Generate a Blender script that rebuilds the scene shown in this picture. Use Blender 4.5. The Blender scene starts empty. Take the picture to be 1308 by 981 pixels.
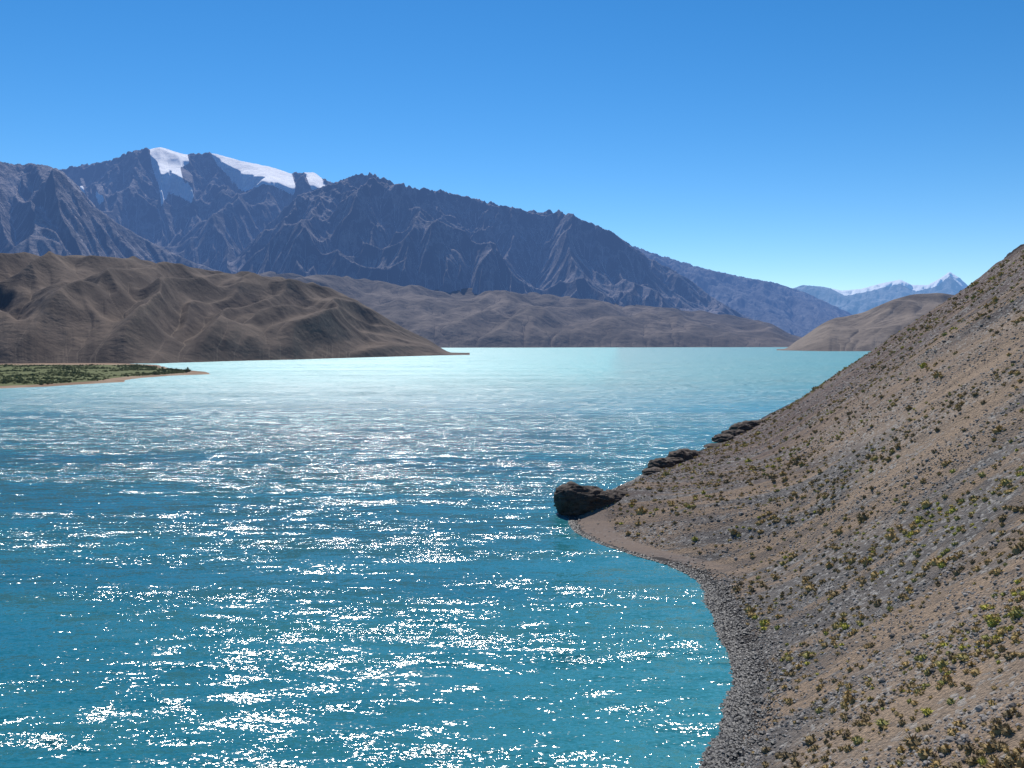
import bpy, math, numpy as np
from mathutils import Vector
rng=np.random.default_rng(7)
F=1133.0; PIT=math.atan(54.5/F); CAMH=50.0
scene=bpy.context.scene
scene.view_settings.view_transform='Standard'
try: scene.view_settings.look='None'
except Exception: pass
scene.view_settings.exposure=0

def ray(x,y):
    dx=(np.asarray(x,float)-654)/F; dy=(490.5-np.asarray(y,float))/F
    Y=math.cos(PIT)+dy*math.sin(PIT); Z=-math.sin(PIT)+dy*math.cos(PIT)
    return dx/Y, Z/Y
def water_pt(x,y):
    a,e=ray(x,y); D=-CAMH/e
    return a*D,D

# ---------- noise ----------
def perlin(x,y,seed=0):
    xi=np.floor(x).astype(np.int64); yi=np.floor(y).astype(np.int64)
    xf=x-xi; yf=y-yi
    def g(ix,iy,fx,fy):
        h=(ix*374761393+iy*668265263+seed*974634777)&0xffffffff
        h=((h^(h>>13))*1274126177)&0xffffffff
        h=((h^(h>>16))*2246822519)&0xffffffff
        h=h^(h>>15)
        a=(h&0xffffff)/float(0x1000000)*2*np.pi
        return np.cos(a)*fx+np.sin(a)*fy
    u=xf*xf*xf*(xf*(xf*6-15)+10); v=yf*yf*yf*(yf*(yf*6-15)+10)
    a=g(xi,yi,xf,yf); b=g(xi+1,yi,xf-1,yf); c=g(xi,yi+1,xf,yf-1); d=g(xi+1,yi+1,xf-1,yf-1)
    return ((a+(b-a)*u)+((c+(d-c)*u)-(a+(b-a)*u))*v)*1.4
def fbm(x,y,o=4,seed=0,gain=.5):
    s=0;a=1;t=0
    for i in range(o):
        s=s+a*perlin(x*2**i,y*2**i,seed+i*17); t+=a; a*=gain
    return s/t
def ridged(x,y,o=4,seed=0,gain=.5):
    s=0;a=1;t=0
    for i in range(o):
        s=s+a*(1-2*np.abs(perlin(x*2**i,y*2**i,seed+i*17))); t+=a; a*=gain
    return s/t

# ---------- mesh helpers ----------
def build_mesh(name,verts,faces,mat,attrs=None,smooth=True):
    me=bpy.data.meshes.new(name)
    nv=len(verts); nf,k=faces.shape
    me.vertices.add(nv); me.vertices.foreach_set('co',np.asarray(verts,np.float32).ravel())
    me.loops.add(nf*k); me.loops.foreach_set('vertex_index',faces.astype(np.int32).ravel())
    me.polygons.add(nf)
    me.polygons.foreach_set('loop_start',(np.arange(nf)*k).astype(np.int32))
    try: me.polygons.foreach_set('loop_total',np.full(nf,k,np.int32))
    except Exception: pass
    me.update(calc_edges=True)
    me.polygons.foreach_set('use_smooth',np.full(nf,smooth,bool))
    if attrs:
        for an,arr in attrs.items():
            at=me.attributes.new(an,'FLOAT','POINT')
            at.data.foreach_set('value',np.asarray(arr,np.float32).ravel())
    me.materials.append(mat)
    ob=bpy.data.objects.new(name,me); scene.collection.objects.link(ob)
    return ob
def grid_faces(n,m,flip=False):
    i=np.arange(n-1)[:,None]*m+np.arange(m-1)[None,:]
    f=np.stack([i,i+1,i+m+1,i+m],-1).reshape(-1,4)
    return f[:,::-1] if flip else f

# ---------- node helpers ----------
class NT:
    def __init__(s,mat):
        s.t=mat.node_tree; s.n=s.t.nodes; s.l=s.t.links
    def new(s,ty,**kw):
        n=s.n.new(ty)
        for k,v in kw.items(): setattr(n,k,v)
        return n
    def set(s,inp,v):
        if isinstance(v,bpy.types.NodeSocket): s.l.new(v,inp)
        else: inp.default_value=v
    def pos(s): return s.new('ShaderNodeNewGeometry').outputs['Position']
    def mapping(s,vec,scale=(1,1,1),rot=(0,0,0)):
        n=s.new('ShaderNodeMapping'); s.set(n.inputs['Vector'],vec)
        n.inputs['Scale'].default_value=scale; n.inputs['Rotation'].default_value=rot
        return n.outputs[0]
    def noise(s,vec,scale=1,detail=4,rough=.5,out='Fac',dist=0,typ=None):
        n=s.new('ShaderNodeTexNoise'); s.set(n.inputs['Vector'],vec)
        if typ: n.noise_type=typ
        n.inputs['Scale'].default_value=scale;n.inputs['Detail'].default_value=detail
        n.inputs['Roughness'].default_value=rough; n.inputs['Distortion'].default_value=dist
        return n.outputs[out]
    def vor(s,vec,scale=1,out='Distance',feature='F1'):
        n=s.new('ShaderNodeTexVoronoi',feature=feature); s.set(n.inputs['Vector'],vec)
        n.inputs['Scale'].default_value=scale
        return n.outputs[out]
    def math(s,op,a,b=0.,c=None,clamp=False):
        n=s.new('ShaderNodeMath',operation=op,use_clamp=clamp); s.set(n.inputs[0],a); s.set(n.inputs[1],b)
        if c is not None: s.set(n.inputs[2],c)
        return n.outputs[0]
    def vm(s,op,a,b=(0,0,0)):
        n=s.new('ShaderNodeVectorMath',operation=op); s.set(n.inputs[0],a); s.set(n.inputs[1],b)
        return n.outputs['Value'] if op in('LENGTH','DOT_PRODUCT') else n.outputs[0]
    def rng(s,v,a,b,c=0.,d=1.,smooth=True):
        n=s.new('ShaderNodeMapRange',interpolation_type='SMOOTHSTEP' if smooth else 'LINEAR')
        s.set(n.inputs[0],v)
        for i,x in enumerate((a,b,c,d)): s.set(n.inputs[i+1],x)
        return n.outputs[0]
    def mix(s,f,a,b,mode='MIX'):
        n=s.new('ShaderNodeMix',data_type='RGBA',blend_type=mode)
        s.set(n.inputs[0],f)
        for i,x in((6,a),(7,b)):
            if isinstance(x,tuple): x=(*x[:3],1)
            s.set(n.inputs[i],x)
        return n.outputs[2]
    def attr(s,name,out='Fac'):
        n=s.new('ShaderNodeAttribute'); n.attribute_name=name; return n.outputs[out]
    def bump(s,h,strength=.5,dist=1.,normal=None):
        n=s.new('ShaderNodeBump'); s.set(n.inputs['Height'],h); n.inputs['Strength'].default_value=strength
        n.inputs['Distance'].default_value=dist
        if normal: s.l.new(normal,n.inputs['Normal'])
        return n.outputs[0]
    def principled(s,col,rough=.9,normal=None,spec=.2):
        n=s.new('ShaderNodeBsdfPrincipled')
        s.set(n.inputs['Base Color'],(*col,1) if isinstance(col,tuple) else col)
        s.set(n.inputs['Roughness'],rough); n.inputs['Specular IOR Level'].default_value=spec
        if normal: s.l.new(normal,n.inputs['Normal'])
        return n
    def out(s,sh): 
        o=s.new('ShaderNodeOutputMaterial'); s.l.new(sh,o.inputs[0])
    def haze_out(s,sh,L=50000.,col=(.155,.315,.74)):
        # aerial perspective painted into the material: haze emission mixed in by world-origin distance
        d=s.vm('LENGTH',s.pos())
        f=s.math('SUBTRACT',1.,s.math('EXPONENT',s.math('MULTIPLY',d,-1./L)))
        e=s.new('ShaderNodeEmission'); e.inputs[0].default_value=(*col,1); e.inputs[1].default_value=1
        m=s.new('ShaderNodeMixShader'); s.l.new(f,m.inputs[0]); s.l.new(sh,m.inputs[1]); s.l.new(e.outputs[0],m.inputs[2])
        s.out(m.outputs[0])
def newmat(name):
    m=bpy.data.materials.new(name); m.use_nodes=True; m.node_tree.nodes.clear()
    try: m.cycles.emission_sampling='NONE'
    except Exception as e: print('ES',e)
    return m,NT(m)

def hill_material(name,dark,light,gully,scale,L,bumpd,rock=None,snow=False,flowmix=.6,hazecol=(.155,.315,.74),mott=.6):
    m,n=newmat(name); p=n.pos()
    f1=n.noise(p,scale,6,.6,'Fac',.6); f2=n.noise(p,scale*7,6,.68)
    c=n.mix(n.rng(f1,.38,.62),dark,light)
    c=n.mix(n.math('MULTIPLY',n.rng(f2,.42,.68),mott),c,tuple(x*.5 for x in dark))
    fl=n.math('ADD',n.attr('flow'),n.math('MULTIPLY',n.math('SUBTRACT',f2,.5),.35))
    h=n.math('ADD',n.math('MULTIPLY',f1,.6),n.math('MULTIPLY',f2,.35))
    if rock:
        nz=n.new('ShaderNodeSeparateXYZ'); n.l.new(n.new('ShaderNodeNewGeometry').outputs['Normal'],nz.inputs[0])
        k=n.math('ADD',nz.outputs[2],n.math('MULTIPLY',n.math('SUBTRACT',f2,.5),.5))
        c=n.mix(n.rng(k,.66,.84),rock,c)
        # jointed craggy relief of the faces, elongated down the fall line
        g1=n.noise(n.mapping(p,(1.,.55,.45)),scale*3.,7,.66,'Fac',.3)
        rg=n.math('ABSOLUTE',n.math('SUBTRACT',g1,.5))
        h=n.math('SUBTRACT',h,n.math('MULTIPLY',rg,3.0))
        c=n.mix(n.rng(rg,.0,.05,.35,0.),c,tuple(x*1.5 for x in light))
    c=n.mix(n.math('MULTIPLY',n.rng(fl,.22,.55),flowmix),c,gully)
    nrm=n.bump(h,1.0 if rock else .8,bumpd)
    if snow:
        sn=n.math('ADD',n.attr('snow'),n.math('MULTIPLY',n.math('SUBTRACT',n.noise(p,scale*5,6,.75),.5),1.1))
        sm_=n.rng(sn,.40,.48)
        c=n.mix(sm_,c,(.96,.96,.97))
        # snow brightened: shading normal tipped towards the sun, flatter than the mesh slope
        up=n.vm('NORMALIZE',n.vm('ADD',nrm,(0,.3,1.1)))
        mx=n.new('ShaderNodeMix',data_type='VECTOR'); n.l.new(sm_,mx.inputs[0]); n.l.new(nrm,mx.inputs[4]); n.l.new(up,mx.inputs[5])
        nrm=mx.outputs[1]
    s=n.principled(c,.95,nrm,.1)
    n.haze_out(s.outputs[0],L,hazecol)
    return m

# ---------- erosion ----------
def erode(h,cx,cy,steps,K,base,m=.5,diff=.02,talus=.9):
    n,k=h.shape; N=n*k; idx=np.arange(N).reshape(n,k)
    offs=[(-1,0),(1,0),(0,-1),(0,1),(-1,-1),(-1,1),(1,-1),(1,1)]
    A=np.ones(N); cell=math.sqrt(cx*cy)
    fixed=base<=0
    for it in range(steps):
        hp=np.pad(h,1,mode='edge'); ip=np.pad(idx,1,mode='edge')
        best=np.full((n,k),-1e9); rec=idx.copy(); hr=h.copy()
        for dy,dx in offs:
            d=math.hypot(dy*cy,dx*cx)
            hn=hp[1+dy:1+dy+n,1+dx:1+dx+k]
            s=(h-hn)/d
            b=s>best
            best=np.where(b,s,best); rec=np.where(b,ip[1+dy:1+dy+n,1+dx:1+dx+k],rec); hr=np.where(b,hn,hr)
        sink=(best<=0)
        r=rec.ravel(); w=A.copy(); w[(sink|fixed).ravel()]=0
        A=1+np.bincount(r,weights=w,minlength=N)
        sl=np.maximum(best,0)
        dz=K*cell*np.power(A.reshape(n,k),m)*sl
        dz=np.minimum(dz,.45*np.maximum(h-hr,0))
        ex=np.maximum(sl-talus,0)*cell*.2
        h=h-dz-ex
        h=np.where(sink&~fixed,hr+.02*cell,h)
        lap=(hp[:-2,1:-1]+hp[2:,1:-1]+hp[1:-1,:-2]+hp[1:-1,2:]-4*hp[1:-1,1:-1])
        h=h+diff*lap
        h=np.where(fixed,base,h)
    return h,np.log(A.reshape(n,k))/9.
def smooth1(a,s):
    r=int(s*3)+1; k=np.exp(-.5*(np.arange(-r,r+1)/s)**2); k/=k.sum()
    return np.convolve(np.pad(a,r,mode='edge'),k,mode='valid')
def blur2(a,n_):
    for _ in range(n_):
        p=np.pad(a,1,mode='edge'); a=(p[:-2,1:-1]+p[2:,1:-1]+p[1:-1,:-2]+p[1:-1,2:]+a)/5
    return a

def make_range(name,sky,ridge,foot,back,mat,na=420,nd=260,steps=120,K=.01,p=1.,amp=.3,wl=.5,seed=1,pad=60,snow=None,diff=.02,talus=.9,sm=6,footnoise=.02,spur=0.,shear=0.,jag=0.,spx=70.,footblur=False,firn=False):
    px=np.array([q[0] for q in sky],float); py=np.array([q[1] for q in sky],float)
    xs=np.linspace(px[0]-pad,px[-1]+pad,na)
    ys=np.interp(xs,px,py)
    az,e=ray(xs,ys)
    Yr=np.interp(xs,[q[0] for q in ridge],[q[1] for q in ridge])
    Yf=np.interp(xs,[q[0] for q in foot],[q[1] for q in foot])
    Yf=Yf*(1+footnoise*fbm(xs/60.,xs*0+.5,4,seed+5))
    Hr=np.maximum(CAMH+e*Yr,5.)
    w=np.linspace(-.08,1+back,nd)[:,None]
    Y=Yf[None]+w*(Yr-Yf)[None]
    X=az[None]*Y
    span=float(np.mean(Yr-Yf))
    prof=np.where(w<1,np.clip(w,0,1)**p,np.clip(1-(w-1)/max(back,.01)*.85,0,1))
    env=np.clip(w,0,1)**.7*np.clip((1+back-w)/back,0,1)
    q=span*wl
    wx=fbm(X/q/1.5,Y/q/1.5,3,seed+40)*.6
    base=Hr[None]*prof
    nz=ridged(X/q+wx,Y/q*.75+wx,6,seed,.55)
    h=base+Hr[None]*amp*env*nz*(1-.45*np.exp(-((w-1)/.12)**2))
    if spur: h=h+Hr[None]*spur*env*ridged((xs[None]+shear*w)/spx+wx*1.2,w*1.1+wx,3,seed+9)*np.clip(1.15-w,0,1)
    h=np.where(w<=0,w*span*.08-.5,np.maximum(h,.5))
    bs=np.where(w<=0,h,1.)*np.ones_like(h)
    cx=float(np.mean(np.diff(az))*np.mean(Y)); cy=span*(1.08+back)/nd
    h,A=erode(h,cx,cy,steps,K,bs,diff=diff,talus=talus)
    if footblur:
        k=np.clip(1-w/.22,0,1)*(w>0)
        hb=h.copy()
        for _ in range(60): hb=(np.roll(hb,1,1)+np.roll(hb,-1,1)+2*hb)/4
        hb[:,:65]=h[:,:65]; hb[:,-65:]=h[:,-65:]
        h=h*(1-k)+hb*k
    if jag:
        jn=ridged(X/(q*.20),Y/(q*.20),5,seed+77,.62)
        h=np.where(w>.02,h+jag*Hr[None]*jn*np.clip(w*1.3-.2,0,1)**1.5,h)
    def fit(h,sm):
        for _ in range(3):
            el=(h-CAMH)/Y; j=np.argmax(el,0); cc=np.arange(na)
            hs=np.maximum(h[j,cc],3.); tgt=np.maximum(CAMH+e*Y[j,cc],2.)
            r=smooth1(np.log(tgt/hs),sm); h=np.where(w>0,h*np.exp(r)[None],h)
        return h
    def mask(h):
        ex=np.zeros_like(h); ea=(h-CAMH)/Y; PX=X/Y
        for poly in snow:
            P=[tuple(float(v) for v in ray(a,b)) for a,b in poly]
            ins=np.zeros(h.shape,bool); k=len(P)
            for i in range(k):
                x1,y1=P[i];x2,y2=P[(i+1)%k]
                c=((y1>ea)!=(y2>ea))&(PX<(x2-x1)*(ea-y1)/((y2-y1) if y2!=y1 else 1e-9)+x1)
                ins^=c
            ex=np.maximum(ex,ins.astype(float))
        return blur2(ex,3)
    h=fit(h,sm)
    at={'flow':A}
    if snow:
        if firn:
            # glacier basins: ice fills the relief, giving an even moderate slope
            mk=np.clip(blur2(mask(h),10)*2.2,0,1)
            ramp=Hr[None]*np.where(w<1,1-(1-w)*.62,1-(w-1)*.6)
            h=h*(1-mk*.9)+(.75*ramp+.25*blur2(h,30))*mk*.9
            h=fit(h,sm)
        at['snow']=mask(h)
    V=np.stack([X,Y,h],-1).reshape(-1,3)
    return build_mesh(name,V,grid_faces(nd,na),mat,at)

# ================= MATERIALS of far terrain =================
m_brown=hill_material('brown_hill_soil',(.070,.051,.040),(.155,.113,.084),(.19,.143,.106),.004,90000,22,flowmix=.4,mott=.4)
m_mid=hill_material('steppe_hill_soil',(.085,.068,.056),(.18,.141,.112),(.05,.042,.036),.0014,58000,100,flowmix=.7)
m_tan=hill_material('tan_hill_soil',(.15,.118,.09),(.24,.19,.145),(.26,.21,.165),.003,70000,25)
m_mtn=hill_material('mountain_rock',(.16,.142,.142),(.31,.27,.27),(.48,.425,.42),.0011,37000,150,rock=(.028,.028,.036),snow=True,flowmix=.9)
m_far=hill_material('distant_mountain_rock',(.10,.10,.11),(.18,.175,.18),(.23,.22,.22),.0012,33000,100,rock=(.05,.05,.06),snow=True)
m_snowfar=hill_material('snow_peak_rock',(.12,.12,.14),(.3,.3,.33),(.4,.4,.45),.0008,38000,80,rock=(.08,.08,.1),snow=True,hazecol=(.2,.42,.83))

# ================= FAR TERRAIN =================
make_range('brown_hill',
 [(-260,345),(-120,325),(0,323),(40,324),(100,326),(160,329),(220,336),(270,346),(330,350),(380,358),(420,367),(445,378),(480,398),(520,421),(560,442),(586,453)],
 [(-300,3100),(0,3200),(400,3700),(590,3600)],[(-300,1700),(0,1900),(200,2000),(400,2500),(590,3250)],.8,m_brown,
 na=680,nd=360,steps=55,K=.006,p=1.0,amp=.36,wl=.44,seed=5,pad=14,diff=.07,talus=.95,spur=1.25,shear=-210,spx=120.,sm=14,footblur=True)
make_range('steppe_hill',
 [(300,350),(350,348),(430,352),(520,364),(600,369),(700,376),(800,388),(870,395),(930,402),(985,413),(1012,428),(1060,438)],
 [(0,10500),(400,10800),(1060,12000)],[(0,6500),(585,7000),(1010,7600),(1100,7600)],.5,m_mid,
 na=620,nd=280,steps=80,K=.006,p=.8,amp=.6,wl=.22,seed=11,pad=30,diff=.05,talus=.7,spur=.8,shear=-220,sm=10,footnoise=.015)
make_range('tan_hill',
 [(1000,446),(1015,438),(1040,420),(1060,408),(1100,400),(1140,383),(1165,376),(1200,374),(1240,380),(1300,370),(1380,360)],
 [(990,5300),(1400,6500)],[(990,4900),(1060,4500),(1400,4300)],.8,m_tan,
 na=300,nd=200,steps=80,K=.006,p=.9,amp=.40,wl=.5,seed=21,pad=8,diff=.06,talus=.7,sm=6)
make_range('scree_mountain',
 [(-260,215),(-120,200),(0,206),(20,210),(45,209),(72,214),(95,232),(120,262),(150,285),(190,308),(240,332),(290,350)],
 [(-300,11500),(0,11500),(300,10500)],[(-300,6200),(300,7500)],.7,m_mtn,
 na=460,nd=280,steps=120,K=.010,p=1.0,amp=.34,wl=.42,seed=33,pad=10,sm=7,spur=.25,talus=.7,jag=.03)
snow=[[(190,178),(216,178),(238,192),(242,208),(230,214),(234,230),(248,246),(246,260),(229,250),(216,244),(206,264),(203,236),(194,212)],
 [(262,180),(300,195),(350,204),(370,214),(377,236),(376,250),(352,238),(335,235),(311,246),(294,227),(276,208)],
 [(388,218),(408,222),(416,238),(398,242)],[(432,220),(450,222),(446,238)],[(118,238),(134,256),(128,264)],[(100,236),(106,238),(112,262),(106,256)]]
make_range('glaciated_mountain',
 [(60,225),(85,214),(110,210),(140,205),(170,192),(205,188),(235,197),(270,195),(310,206),(345,213),(370,221),(400,220),(420,232),(450,238),(520,245),(600,270)],
 [(0,16500),(600,16500)],[(0,10500),(600,10800)],.5,m_mtn,
 na=760,nd=360,steps=120,K=.010,p=1.0,amp=.42,wl=.36,seed=47,pad=40,snow=snow,sm=9,spur=.3,talus=1.1,jag=.05,firn=True)
make_range('rocky_mountain',
 [(300,330),(340,290),(380,250),(410,240),(435,230),(455,223),(476,222),(500,232),(530,240),(560,243),(600,252),(640,262),(680,270),(720,270),(750,283),(780,295),(800,309),(830,330),(860,345),(885,360),(910,380),(945,400),(1000,425)],
 [(300,13000),(470,13300),(1000,14500)],[(300,8800),(1000,10500)],.6,m_mtn,
 na=960,nd=380,steps=120,K=.012,p=.95,amp=.46,wl=.40,seed=61,pad=10,sm=10,spur=.7,talus=.9,jag=.045,spx=80.)
make_range('distant_mountain',
 [(760,330),(810,314),(830,322),(850,328),(900,343),(950,354),(990,361),(1030,374),(1060,388),(1090,402),(1130,430)],
 [(700,19000),(1130,20000)],[(700,13500),(1130,15000)],.6,m_far,
 na=420,nd=220,steps=110,K=.010,p=1.0,amp=.38,wl=.4,seed=71,pad=10,sm=6,spur=.2,talus=1.0,jag=.07)
make_range('snowy_peak',
 [(980,380),(1025,364),(1050,366),(1075,371),(1100,369),(1125,362),(1150,357),(1165,364),(1185,364),(1200,356),(1213,347),(1226,355),(1240,368),(1290,372),(1360,365)],
 [(980,32000),(1360,32000)],[(980,25000),(1360,25000)],.6,m_snowfar,
 na=420,nd=200,steps=100,K=.010,p=1.0,amp=.32,wl=.4,seed=83,pad=10,sm=2.,spur=.1,talus=1.0,jag=.04,
 snow=[[(1020,355),(1045,362),(1060,368),(1080,378),(1100,374),(1125,368),(1150,362),(1170,372),(1195,366),(1213,352),(1225,362),(1240,380),(1250,340),(1020,340)]])

# ================= WATER =================
def lake_material():
    m,n=newmat('turquoise_lake_water'); p=n.pos()
    sep=n.new('ShaderNodeSeparateXYZ'); n.l.new(p,sep.inputs[0])
    c1=n.noise(n.mapping(p,(1.2,2.6,1),(0,0,.06)),1.,3,.65,'Color')
    c2=n.noise(n.mapping(p,(.13,.42,1),(0,0,-.05)),1.,3,.6,'Color',.4)
    c3=n.noise(n.mapping(p,(.028,.10,1),(0,0,.1)),1.,4,.6,'Color')
    patch=n.noise(n.mapping(p,(.0016,.012,1),(0,0,.12)),1.,6,.7)
    gust=n.noise(n.mapping(p,(.02,.09,1),(0,0,.05)),1.,4,.6)
    open_=n.rng(sep.outputs[1],120.,700.)          # longer wind fetch on the open lake
    open2=n.rng(sep.outputs[1],220.,1200.)
    amp=n.math('MULTIPLY',n.rng(patch,.36,.64,.55,1.45),n.math('ADD',.92,n.math('MULTIPLY',open_,1.2)))
    amp=n.math('MULTIPLY',amp,n.rng(gust,.33,.67,.5,1.45))
    def cen(c,a):
        return n.vm('MULTIPLY',n.vm('SUBTRACT',c,(.5,.5,.5)),(a*1.2,a,0))
    s=n.vm('ADD',cen(c1,1.5),n.vm('ADD',cen(c2,1.15),cen(c3,.45)))
    sc=n.new('ShaderNodeVectorMath',operation='SCALE'); n.l.new(s,sc.inputs[0]); n.l.new(amp,sc.inputs[3])
    nrm=n.vm('NORMALIZE',n.vm('ADD',sc.outputs[0],(0,0,1)))
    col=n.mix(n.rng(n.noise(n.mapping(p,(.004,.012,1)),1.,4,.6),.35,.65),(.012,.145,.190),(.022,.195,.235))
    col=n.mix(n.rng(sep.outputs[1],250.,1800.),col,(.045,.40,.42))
    # silt-clouded shallows along the right bank
    sh=n.rng(n.math('SUBTRACT',sep.outputs[0],n.math('MULTIPLY',sep.outputs[1],.12)),-35.,20.,0.,.7)
    col=n.mix(sh,col,(.050,.255,.285))
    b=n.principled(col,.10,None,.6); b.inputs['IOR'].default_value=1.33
    n.l.new(n.math('ADD',.13,n.math('MULTIPLY',open2,.33)),b.inputs['Roughness'])
    n.l.new(nrm,b.inputs['Normal'])
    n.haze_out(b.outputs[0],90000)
    return m
lk=lake_material()
V=np.array([(-9000,-1500,0),(9000,-1500,0),(9000,9500,0),(-9000,9500,0)],float)
build_mesh('lake_water',V,np.array([[0,1,2,3]]),lk)
V=np.array([(-60000,9400,1.5),(60000,9400,1.5),(60000,70000,1.5),(-60000,70000,1.5)],float)
build_mesh('valley_ground',V,np.array([[0,1,2,3]]),m_mid)

# ================= NEAR HILLSIDE =================
cu,su=math.cos(math.atan(.416)),math.sin(math.atan(.416))
def uv(X,Y): return X*su+Y*cu, X*cu-Y*su
def xy(u,v): return u*su+v*cu, u*cu-v*su
shore_px=[(900,981),(932,908),(937,850),(908,780),(895,742),(850,720),(780,700),(737,682),(727,662),(778,628),(848,594),(905,571),(980,530),(1030,505),(1075,480)]
SU=[];SV=[]
for a,b in shore_px:
    X,Y=water_pt(a,b); q=uv(float(X),float(Y)); SU.append(q[0]);SV.append(q[1])
SU=[-200,-60,30,80]+SU+[2000,2300,2500,2800,3300,4000]
SV=[-24,-22,-22,-21]+SV+[-52,-45,0,220,800,1700]
ug=np.linspace(-200,4000,8401)
vg=np.interp(ug,SU,SV)
vg=smooth1(vg,6.)[:len(ug)]
def v0f(u): return np.interp(u,ug,vg)+.8*perlin(u/9.,u*0+3.3,5)+.35*perlin(u/3.,u*0+1.3,6)
PU=[-200,100,140,187,220,300,430,620,860,1370,2000,2300,2500,2800,3300,4000]
PV=[-21,-17,-18,-26,-36,-52,-64,-65,-60,-55,-52,-40,10,240,830,1740]
pg=smooth1(np.interp(ug,PU,PV),25.)[:len(ug)]
def vpf(u): return np.interp(u,ug,pg)
def smax(a,b,k): 
    d=np.clip(.5+.5*(a-b)/k,0,1); return b+(a-b)*d+k*d*(1-d)
def hill_h(u,v):
    v0=v0f(u); s=v-v0
    sp=np.maximum(s,0)
    ha=sp*.26
    beach=np.exp(-((u-212)/24.)**2)
    ha=ha-beach*.2*np.minimum(sp,11.)
    ha=ha+3.4*np.exp(-((u-258)/18.)**2-((s-14)/11.)**2)
    hu=.73*(v-vpf(u))
    h=smax(ha,hu,4.)
    h=np.where(s<0,s*.35,h*np.clip(s/6.,0,1)**.6)
    e=np.clip((s-8)/35.,0,1)
    h=h+e*(2.6*fbm(u/45.,v/110.,4,60)+ 1.4*fbm(u/9.,v/40.,3,61))
    big=np.clip((s-60)/200.,0,1)
    h=h+big*(14*fbm(u/300.,v/260.,5,62)+10*ridged(u/90.,v/150.,5,63)-8)
    rib=np.clip((s-110)/160.,0,1)*np.clip(ridged(u/140.,v/220.,4,163)-.35,0,1)
    h=h+rib*(14+26*ridged(u/22.,v/28.,4,164))
    h=h+np.clip(s/3.,0,1)*(.28*fbm(u/2.2,v/2.6,3,64))*(1-.7*beach*np.clip((12-s)/3,0,1))
    crest=430+60*fbm(u/500.,u*0,3,65)
    d=np.maximum(h-crest+60,0); h=np.where(d>0,crest-60+60*(1-np.exp(-d/60))-np.maximum(s-650,0)*.5,h)
    return h
us=[ -150.]
while us[-1]<3900: us.append(us[-1]+max(.9,abs(us[-1])*.0065))
us=np.array(us)
ss=[-14.,-9,-6,-4,-2.5,-1.5,-.8,-.3]
while ss[-1]<1500: ss.append(ss[-1]+max(.6,abs(ss[-1])*.014))
ss=np.array(ss)
U,S=np.meshgrid(us,ss,indexing='ij')
VV=v0f(U)+S; HH=hill_h(U,VV); HX,HY=xy(U,VV)
BE=np.exp(-((U-212)/26.)**4)*np.clip((11.5+1.5*perlin(U/5.,S/5.,8)-S)/1.5,0,1)
WE=np.clip((5.5+1.8*perlin(U/6.,S/6.,9)-S)/2.5,0,1)*np.where(U<200,1,.0)+np.clip((2.6-S)/1.,0,1)*(U>=200)
RK=np.clip((S-110)/160.,0,1)*np.clip(ridged(U/140.,VV/220.,4,163)-.35,0,1)*3.

def hillside_material():
    m,n=newmat('scree_hillside_ground'); p=n.pos()
    ang=math.atan(.416)
    pr=n.mapping(p,(1,1,1),(0,0,ang))
    st=n.noise(n.mapping(pr,(.012,.075,.03)),1.,6,.62,'Fac',.5)
    st2=n.noise(n.mapping(pr,(.03,.22,.05)),1.,6,.65,'Fac',.3)
    big=n.noise(p,.013,5,.6)
    vc=n.vor(p,4.,'Color'); vcs=n.new('ShaderNodeSeparateColor'); n.l.new(vc,vcs.inputs[0])
    vd=n.vor(p,4.,'Distance')
    vc2=n.vor(p,1.6,'Color'); vs2=n.new('ShaderNodeSeparateColor'); n.l.new(vc2,vs2.inputs[0])
    vd2=n.vor(p,1.6,'Distance')
    fine=n.noise(p,2.2,6,.7)
    tan=(.38,.275,.19); grey=(.178,.165,.157); purp=(.125,.084,.080)
    gm=n.rng(st,.46,.52)
    c=n.mix(gm,tan,grey)
    c=n.mix(n.math('MULTIPLY',n.rng(st2,.49,.57),.6),c,(.115,.106,.103))
    c=n.mix(n.math('MULTIPLY',n.rng(big,.50,.60),.7),c,(.44,.32,.22))
    sep=n.new('ShaderNodeSeparateXYZ'); n.l.new(p,sep.inputs[0])
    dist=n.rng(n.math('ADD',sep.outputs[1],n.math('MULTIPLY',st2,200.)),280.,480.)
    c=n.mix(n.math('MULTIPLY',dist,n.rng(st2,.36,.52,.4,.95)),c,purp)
    c=n.mix(n.rng(vcs.outputs[0],0.,1.,0.,.55,False),c,(.075,.068,.063))
    c=n.mix(n.math('MULTIPLY',n.rng(vs2.outputs[1],.72,.9),n.math('MULTIPLY',gm,.7)),c,(.42,.40,.37))
    c=n.mix(n.rng(fine,.25,.75,0.,.3),c,(.11,.088,.068))
    c=n.mix(n.rng(n.attr('crag'),.15,.6),c,(.045,.038,.036))
    c=n.mix(n.math('MULTIPLY',n.attr('beach'),.8),c,(.185,.145,.122))
    wet=n.rng(n.math('ADD',n.attr('wet'),n.math('MULTIPLY',n.math('SUBTRACT',fine,.5),1.0)),.25,.7)
    c=n.mix(n.math('MULTIPLY',wet,.88),c,(.035,.034,.035))
    h=n.math('ADD',n.math('MULTIPLY',vd,-.14),n.math('ADD',n.math('MULTIPLY',vd2,-.22),n.math('MULTIPLY',fine,.35)))
    h=n.math('MULTIPLY',h,n.math('SUBTRACT',1.,n.math('MULTIPLY',n.attr('beach'),.8)))
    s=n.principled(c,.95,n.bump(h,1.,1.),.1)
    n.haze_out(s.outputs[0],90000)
    return m
mh=hillside_material()
build_mesh('scree_hillside',np.stack([HX,HY,HH],-1).reshape(-1,3),grid_faces(len(us),len(ss)),mh,{'beach':BE,'wet':WE,'crag':RK})

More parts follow.
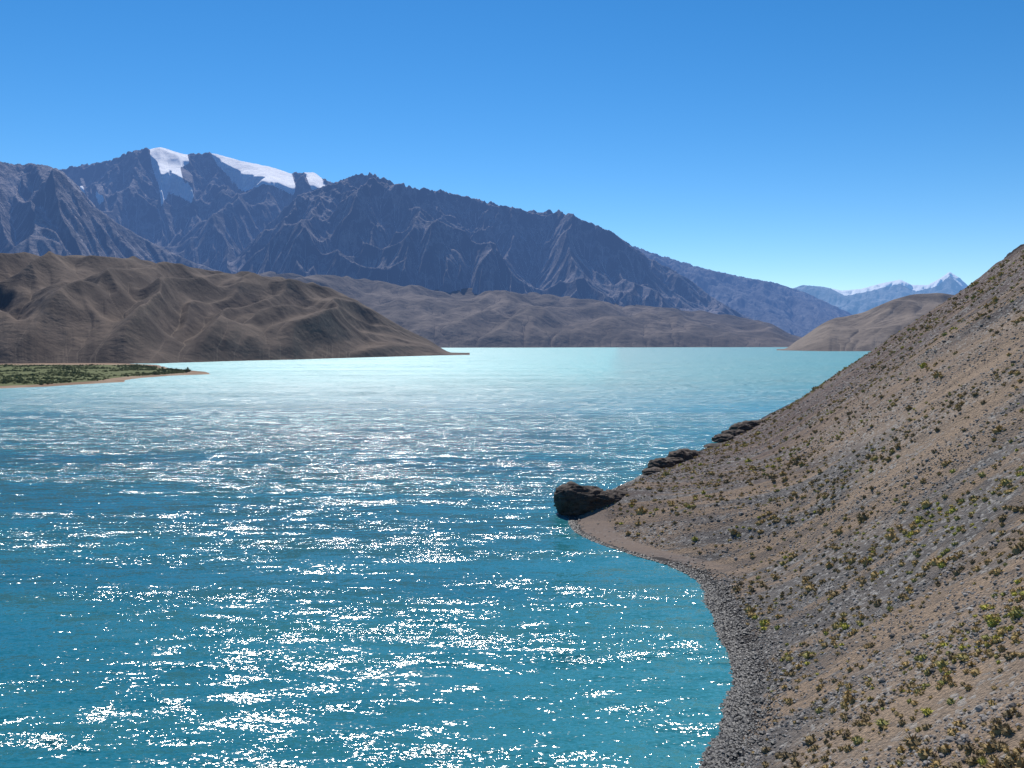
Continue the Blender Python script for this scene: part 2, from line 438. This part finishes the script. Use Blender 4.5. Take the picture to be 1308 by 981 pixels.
# ---------- templates ----------
import bmesh
def ico(sub):
    bm=bmesh.new(); bmesh.ops.create_icosphere(bm,subdivisions=sub,radius=1.)
    v=np.array([x.co[:] for x in bm.verts]); f=np.array([[q.index for q in t.verts] for t in bm.faces]); bm.free(); return v,f
def scatter(name,P,size,tv,tf,mat,sq=(.7,.55),jit=.25,sink=.3,smooth=False,attr=None):
    N=len(P); k=len(tv)
    th=rng.uniform(0,2*np.pi,N); c,s=np.cos(th),np.sin(th)
    v=tv[None]*(1+jit*rng.normal(size=(N,k,1)))
    ax=rng.uniform(sq[0],1.2,(N,1)); az_=rng.uniform(sq[1]*.7,sq[1]*1.3,(N,1))
    x=v[...,0]*ax; y=v[...,1]; z=v[...,2]*az_
    X=(x*c[:,None]-y*s[:,None])*size[:,None]+P[:,0:1]; Y=(x*s[:,None]+y*c[:,None])*size[:,None]+P[:,1:2]
    Z=z*size[:,None]+P[:,2:3]+size[:,None]*(.5-sink)*az_
    V=np.stack([X,Y,Z],-1).reshape(-1,3)
    Fc=(tf[None]+(np.arange(N)*k)[:,None,None]).reshape(-1,3)
    a=rng.uniform(0,1,N) if attr is None else attr
    return build_mesh(name,V,Fc,mat,{'tone':np.repeat(a,k)},smooth)
def sample_slope(N,umin,umax,smin=.3,wide=.38,add=30):
    u=np.exp(rng.uniform(math.log(umin),math.log(umax),N))
    s=smin+rng.uniform(0,1,N)*(wide*u+add)
    return u,v0f(u)+s,s

# stones
m,n=newmat('scree_stone'); t=n.attr('tone')
c=n.mix(t,(.09,.083,.079),(.39,.36,.33)); c=n.mix(n.math('MULTIPLY',n.rng(n.noise(n.pos(),4.,4),.4,.7),.4),c,(.19,.15,.115))
n.out(n.principled(c,.9,None,.2).outputs[0]); m_stone=m
u,v,s=sample_slope(95000,55,420)
d=fbm(u/14.,v/60.,3,90)+.15*rng.normal(size=len(u))
isb=(np.abs(u-212)<26)&(s<11)
k=((d>.0)|((s<8)&(s>4.5)))&~(isb&(rng.uniform(size=len(u))>.08))&~((s<4.5)&(u<200))&(s>1)
u,v,s=u[k],v[k],s[k]; z=hill_h(u,v); X,Y=xy(u,v)
size=np.minimum(np.exp(rng.normal(-2.2,.45,len(u))),.4)*(1+u/500.)
tv,tf=ico(1)
scatter('scree_stones',np.stack([X,Y,z],1),size,tv,tf,m_stone,jit=.12)
# shoreline cobbles, dark
m,n=newmat('wet_cobble'); t=n.attr('tone')
n.out(n.principled(n.mix(n.math('POWER',t,2.2),(.018,.018,.020),(.11,.104,.10)),.6,None,.4).outputs[0]); m_wet=m
N=24000; u=np.exp(rng.uniform(math.log(80),math.log(330),N)); s=rng.gamma(2.2,1.2,N)-.9; s=np.where(u>197,s*.4-.3,s); v=v0f(u)+s
X,Y=xy(u,v); z=hill_h(u,v)
scatter('shoreline_cobbles',np.stack([X,Y,z],1),np.minimum(np.exp(rng.normal(-1.65,.42,N)),.45),tv,tf,m_wet,jit=.12)

# cushion shrubs : lumpy core with outward blades
bl=[];bf=[]
cv,cf=ico(1); cv=cv*.8
bl.append(cv); bf.append(cf); off=len(cv)
r2=np.random.default_rng(3)
for i in range(46):
    d=r2.normal(size=3); d[2]=abs(d[2])+.1; d/=np.linalg.norm(d)
    t1=np.cross(d,r2.normal(size=3)); t1/=np.linalg.norm(t1)
    L=r2.uniform(.95,1.35)
    bl.append(np.array([d*.6+t1*.13,d*.6-t1*.13,d*L])); bf.append(np.array([[off,off+1,off+2]])); off+=3
sv=np.concatenate(bl); sf=np.concatenate(bf)
m,n=newmat('cushion_shrub_foliage'); t=n.attr('tone')
cr=n.new('ShaderNodeValToRGB'); n.l.new(t,cr.inputs[0]); e=cr.color_ramp
e.elements[0].color=(.20,.155,.095,1); e.elements[1].color=(.50,.45,.09,1)
for pos_,cc in((.35,(.33,.24,.12,1)),(.65,(.52,.36,.15,1)),(.85,(.32,.31,.11,1))):
    q=e.elements.new(pos_); q.color=cc
c=n.mix(n.math('MULTIPLY',n.rng(n.noise(n.pos(),7.,3),.35,.65),.3),cr.outputs[0],(.12,.10,.055))
n.out(n.principled(c,.95,None,.05).outputs[0]); m_sh=m
u,v,s=sample_slope(25000,50,650,1.5)
d=fbm(u/25.,v/50.,3,120)+.22*rng.normal(size=len(u))
k=(d>.0)&(s>5)&~((np.abs(u-212)<26)&(s<12)); u,v,s,d=u[k],v[k],s[k],d[k]
X,Y=xy(u,v); z=hill_h(u,v)
size=np.exp(rng.normal(-1.22,.42,len(u)))*(1+u/600.)
tone=np.clip(.52+.6*fbm(u/20.,v/20.,2,130)+.22*rng.normal(size=len(u)),0,1)
scatter('cushion_shrubs',np.stack([X,Y,z],1),size,sv,sf,m_sh,sq=(.8,.7),jit=.06,sink=.35,attr=tone)

# ================= ROCK OUTCROPS =================
m,n=newmat('dark_outcrop_rock'); p=n.pos()
f1=n.noise(n.mapping(p,(1,1,2.2)),.35,7,.65); f2=n.noise(p,2.,6,.7)
c=n.mix(n.rng(f1,.35,.65),(.045,.036,.032),(.125,.095,.075)); c=n.mix(n.rng(f2,.4,.8,0.,.5),c,(.18,.14,.12))
n.out(n.principled(c,.9,n.bump(n.math('ADD',f1,n.math('MULTIPLY',f2,.3)),1.,1.),.2).outputs[0]); m_rock=m
def rockmass(name,blobs,seed):
    Vs=[];Fs=[];o=0
    tv,tf=ico(5)
    for i,(c,r) in enumerate(blobs):
        q=tv.copy(); a=q*2.
        dd=.22*ridged(a[:,0]*.8+seed+i*5,a[:,2]*1.2+a[:,1]*.7,5,seed+i)+.14*fbm(a[:,1]*1.1+7,a[:,0]+a[:,2]*1.4,4,seed+9+i)
        q=np.sign(q)*np.abs(q)**.85
        q=q*(1+dd)[:,None]*np.array(r)+np.array(c)
        Vs.append(q);Fs.append(tf+o);o+=len(tv)
    return build_mesh(name,np.concatenate(Vs),np.concatenate(Fs),m_rock)
def pl(px,D,z):
    a,_=ray(px,436); return (float(a)*D,D,z)
def brow(px,Dmin,Dmax,dz):
    a,_=ray(px,436); t=np.linspace(Dmin,Dmax,300)
    u,v=uv(float(a)*t,t); h=hill_h(u,v); sc_=np.where(h>.8,(h-CAMH)/t,-9); i=int(np.argmax(sc_))
    return np.array((float(a)*t[i],float(t[i]),float(h[i])+dz))
rockmass('lakeside_boulder',[(pl(733,257,3.7),(5.0,5.5,4.4)),(pl(750,256,3.2),(6.,5.5,4.0)),(pl(770,255,3.0),(6.,5,3.4)),(pl(790,258,3.4),(5.,5,2.8)),(pl(808,264,4.2),(4.5,5,2.4)),(pl(718,257,4.5),(2.0,2.9,2.8))],5)
def outcrop(q0,q1,n_,seed,rad,hz,dz):
    a=brow(q0,250,700,dz); b=brow(q1,250,700,dz); r=np.random.default_rng(seed); bl_=[]
    for i in range(n_):
        f=(i+.5)/n_; c_=a+(b-a)*f
        uu,vv=uv(c_[0],c_[1]) 
        c_=c_+np.array([r.uniform(-.8,.8),r.uniform(-2,2),0]); c_[2]=float(hill_h(np.array([uu]),np.array([vv]))[0])+dz+r.uniform(-.6,.6)
        k_=math.sin(math.pi*(f*.8+.1)); bl_.append((tuple(c_),(rad*r.uniform(.9,1.2),rad*1.1,hz*k_*r.uniform(.8,1.25))))
    rockmass('shore_outcrop',bl_,seed)
outcrop(832,890,6,15,4.8,4.2,-.6)
outcrop(914,974,7,25,6.0,5.0,-1.2)

# ================= RIVER DELTA =================
dpx=[(-260,499),(0,496),(60,494),(118,490),(158,488),(166,484),(215,480),(268,478),(262,475),(215,470),(200,466),(150,464),(0,464),(-260,464)]
DP=[tuple(float(q) for q in water_pt(a,b)) for a,b in dpx]
gx=np.linspace(-1500,-420,330); gy=np.linspace(930,2350,420)
GX,GY=np.meshgrid(gx,gy)
def sdist(X,Y,P):
    d=np.full(X.shape,1e9); ins=np.zeros(X.shape,bool)
    for i in range(len(P)):
        x1,y1=P[i];x2,y2=P[(i+1)%len(P)]
        t=np.clip(((X-x1)*(x2-x1)+(Y-y1)*(y2-y1))/((x2-x1)**2+(y2-y1)**2),0,1)
        d=np.minimum(d,np.hypot(X-x1-t*(x2-x1),Y-y1-t*(y2-y1)))
        ins^=((y1>Y)!=(y2>Y))&(X<(x2-x1)*(Y-y1)/((y2-y1) if y2!=y1 else 1e-9)+x1)
    return np.where(ins,d,-d)
sd=sdist(GX,GY,DP)+8*fbm(GX/60,GY/60,3,7)
gz=np.clip(sd*.04,-1.2,1.3)+np.clip(sd/100,0,1)*1.
m,n=newmat('delta_sediment'); p=n.pos()
g=n.attr('green'); f=n.noise(n.mapping(p,(.02,.01,1)),1.,5,.6)
c=n.mix(n.rng(n.noise(p,.02,4),.4,.6),(.34,.24,.16),(.24,.15,.09))
c=n.mix(n.rng(n.math('ADD',g,n.math('MULTIPLY',n.math('SUBTRACT',f,.5),1.2)),.35,.6),c,(.12,.135,.045))
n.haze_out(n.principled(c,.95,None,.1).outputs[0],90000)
def greenf(X,Y,sd): return np.clip((sd-12)/25,0,1)*np.clip((-470-X)/60,0,1)*np.clip((1900-Y)/200,0,1)
build_mesh('river_delta',np.stack([GX,GY,gz],-1).reshape(-1,3),grid_faces(420,330),m,{'green':greenf(GX,GY,sd)})
m,n=newmat('thicket_foliage'); t=n.attr('tone')
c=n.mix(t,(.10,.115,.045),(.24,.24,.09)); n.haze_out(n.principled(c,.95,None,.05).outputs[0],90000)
X=rng.uniform(-1200,-460,26000); Y=rng.uniform(1000,1950,26000); s_=sdist(X,Y,DP)
k=(greenf(X,Y,s_)>.4)&(fbm(X/70,Y/110,4,77)+.1*rng.normal(size=len(X))>.0)
X,Y=X[k],Y[k]
scatter('shrub_thicket',np.stack([X,Y,np.full(len(X),1.7)],1),np.exp(rng.normal(.4,.4,len(X))),sv,sf,m,sq=(.8,.7),jit=.08)

# ================= LIGHT / SKY / CAMERA =================
saz=math.radians(-10); sel=math.radians(42.5)
sv_=Vector((math.sin(saz)*math.cos(sel),math.cos(saz)*math.cos(sel),math.sin(sel)))
L=bpy.data.lights.new('sun','SUN'); L.energy=5.0; L.angle=math.radians(.5); L.color=(1,.95,.88)
lo=bpy.data.objects.new('sun',L); scene.collection.objects.link(lo); lo.rotation_euler=(-sv_).to_track_quat('-Z','Y').to_euler(); lo.location=(0,0,300)
w=bpy.data.worlds.new('World'); scene.world=w; w.use_nodes=True
nt=w.node_tree; nt.nodes.clear()
sk=nt.nodes.new('ShaderNodeTexSky'); sk.sky_type='NISHITA'; sk.sun_disc=False
sk.sun_elevation=sel; sk.sun_rotation=saz%(2*math.pi); sk.altitude=3700; sk.air_density=1.2; sk.dust_density=.3; sk.ozone_density=2.8
hs=nt.nodes.new('ShaderNodeHueSaturation'); hs.inputs['Saturation'].default_value=1.33; hs.inputs['Hue'].default_value=.499
bg=nt.nodes.new('ShaderNodeBackground'); bg.inputs[1].default_value=.118
o=nt.nodes.new('ShaderNodeOutputWorld'); nt.links.new(sk.outputs[0],hs.inputs['Color']); nt.links.new(hs.outputs[0],bg.inputs[0]); nt.links.new(bg.outputs[0],o.inputs[0])
cam=bpy.data.cameras.new('camera'); cam.sensor_width=36; cam.lens=36*F/1308; cam.clip_start=.5; cam.clip_end=120000
co=bpy.data.objects.new('camera',cam); scene.collection.objects.link(co); co.location=(0,0,CAMH); co.rotation_euler=(math.pi/2-PIT,0,0)
scene.camera=co
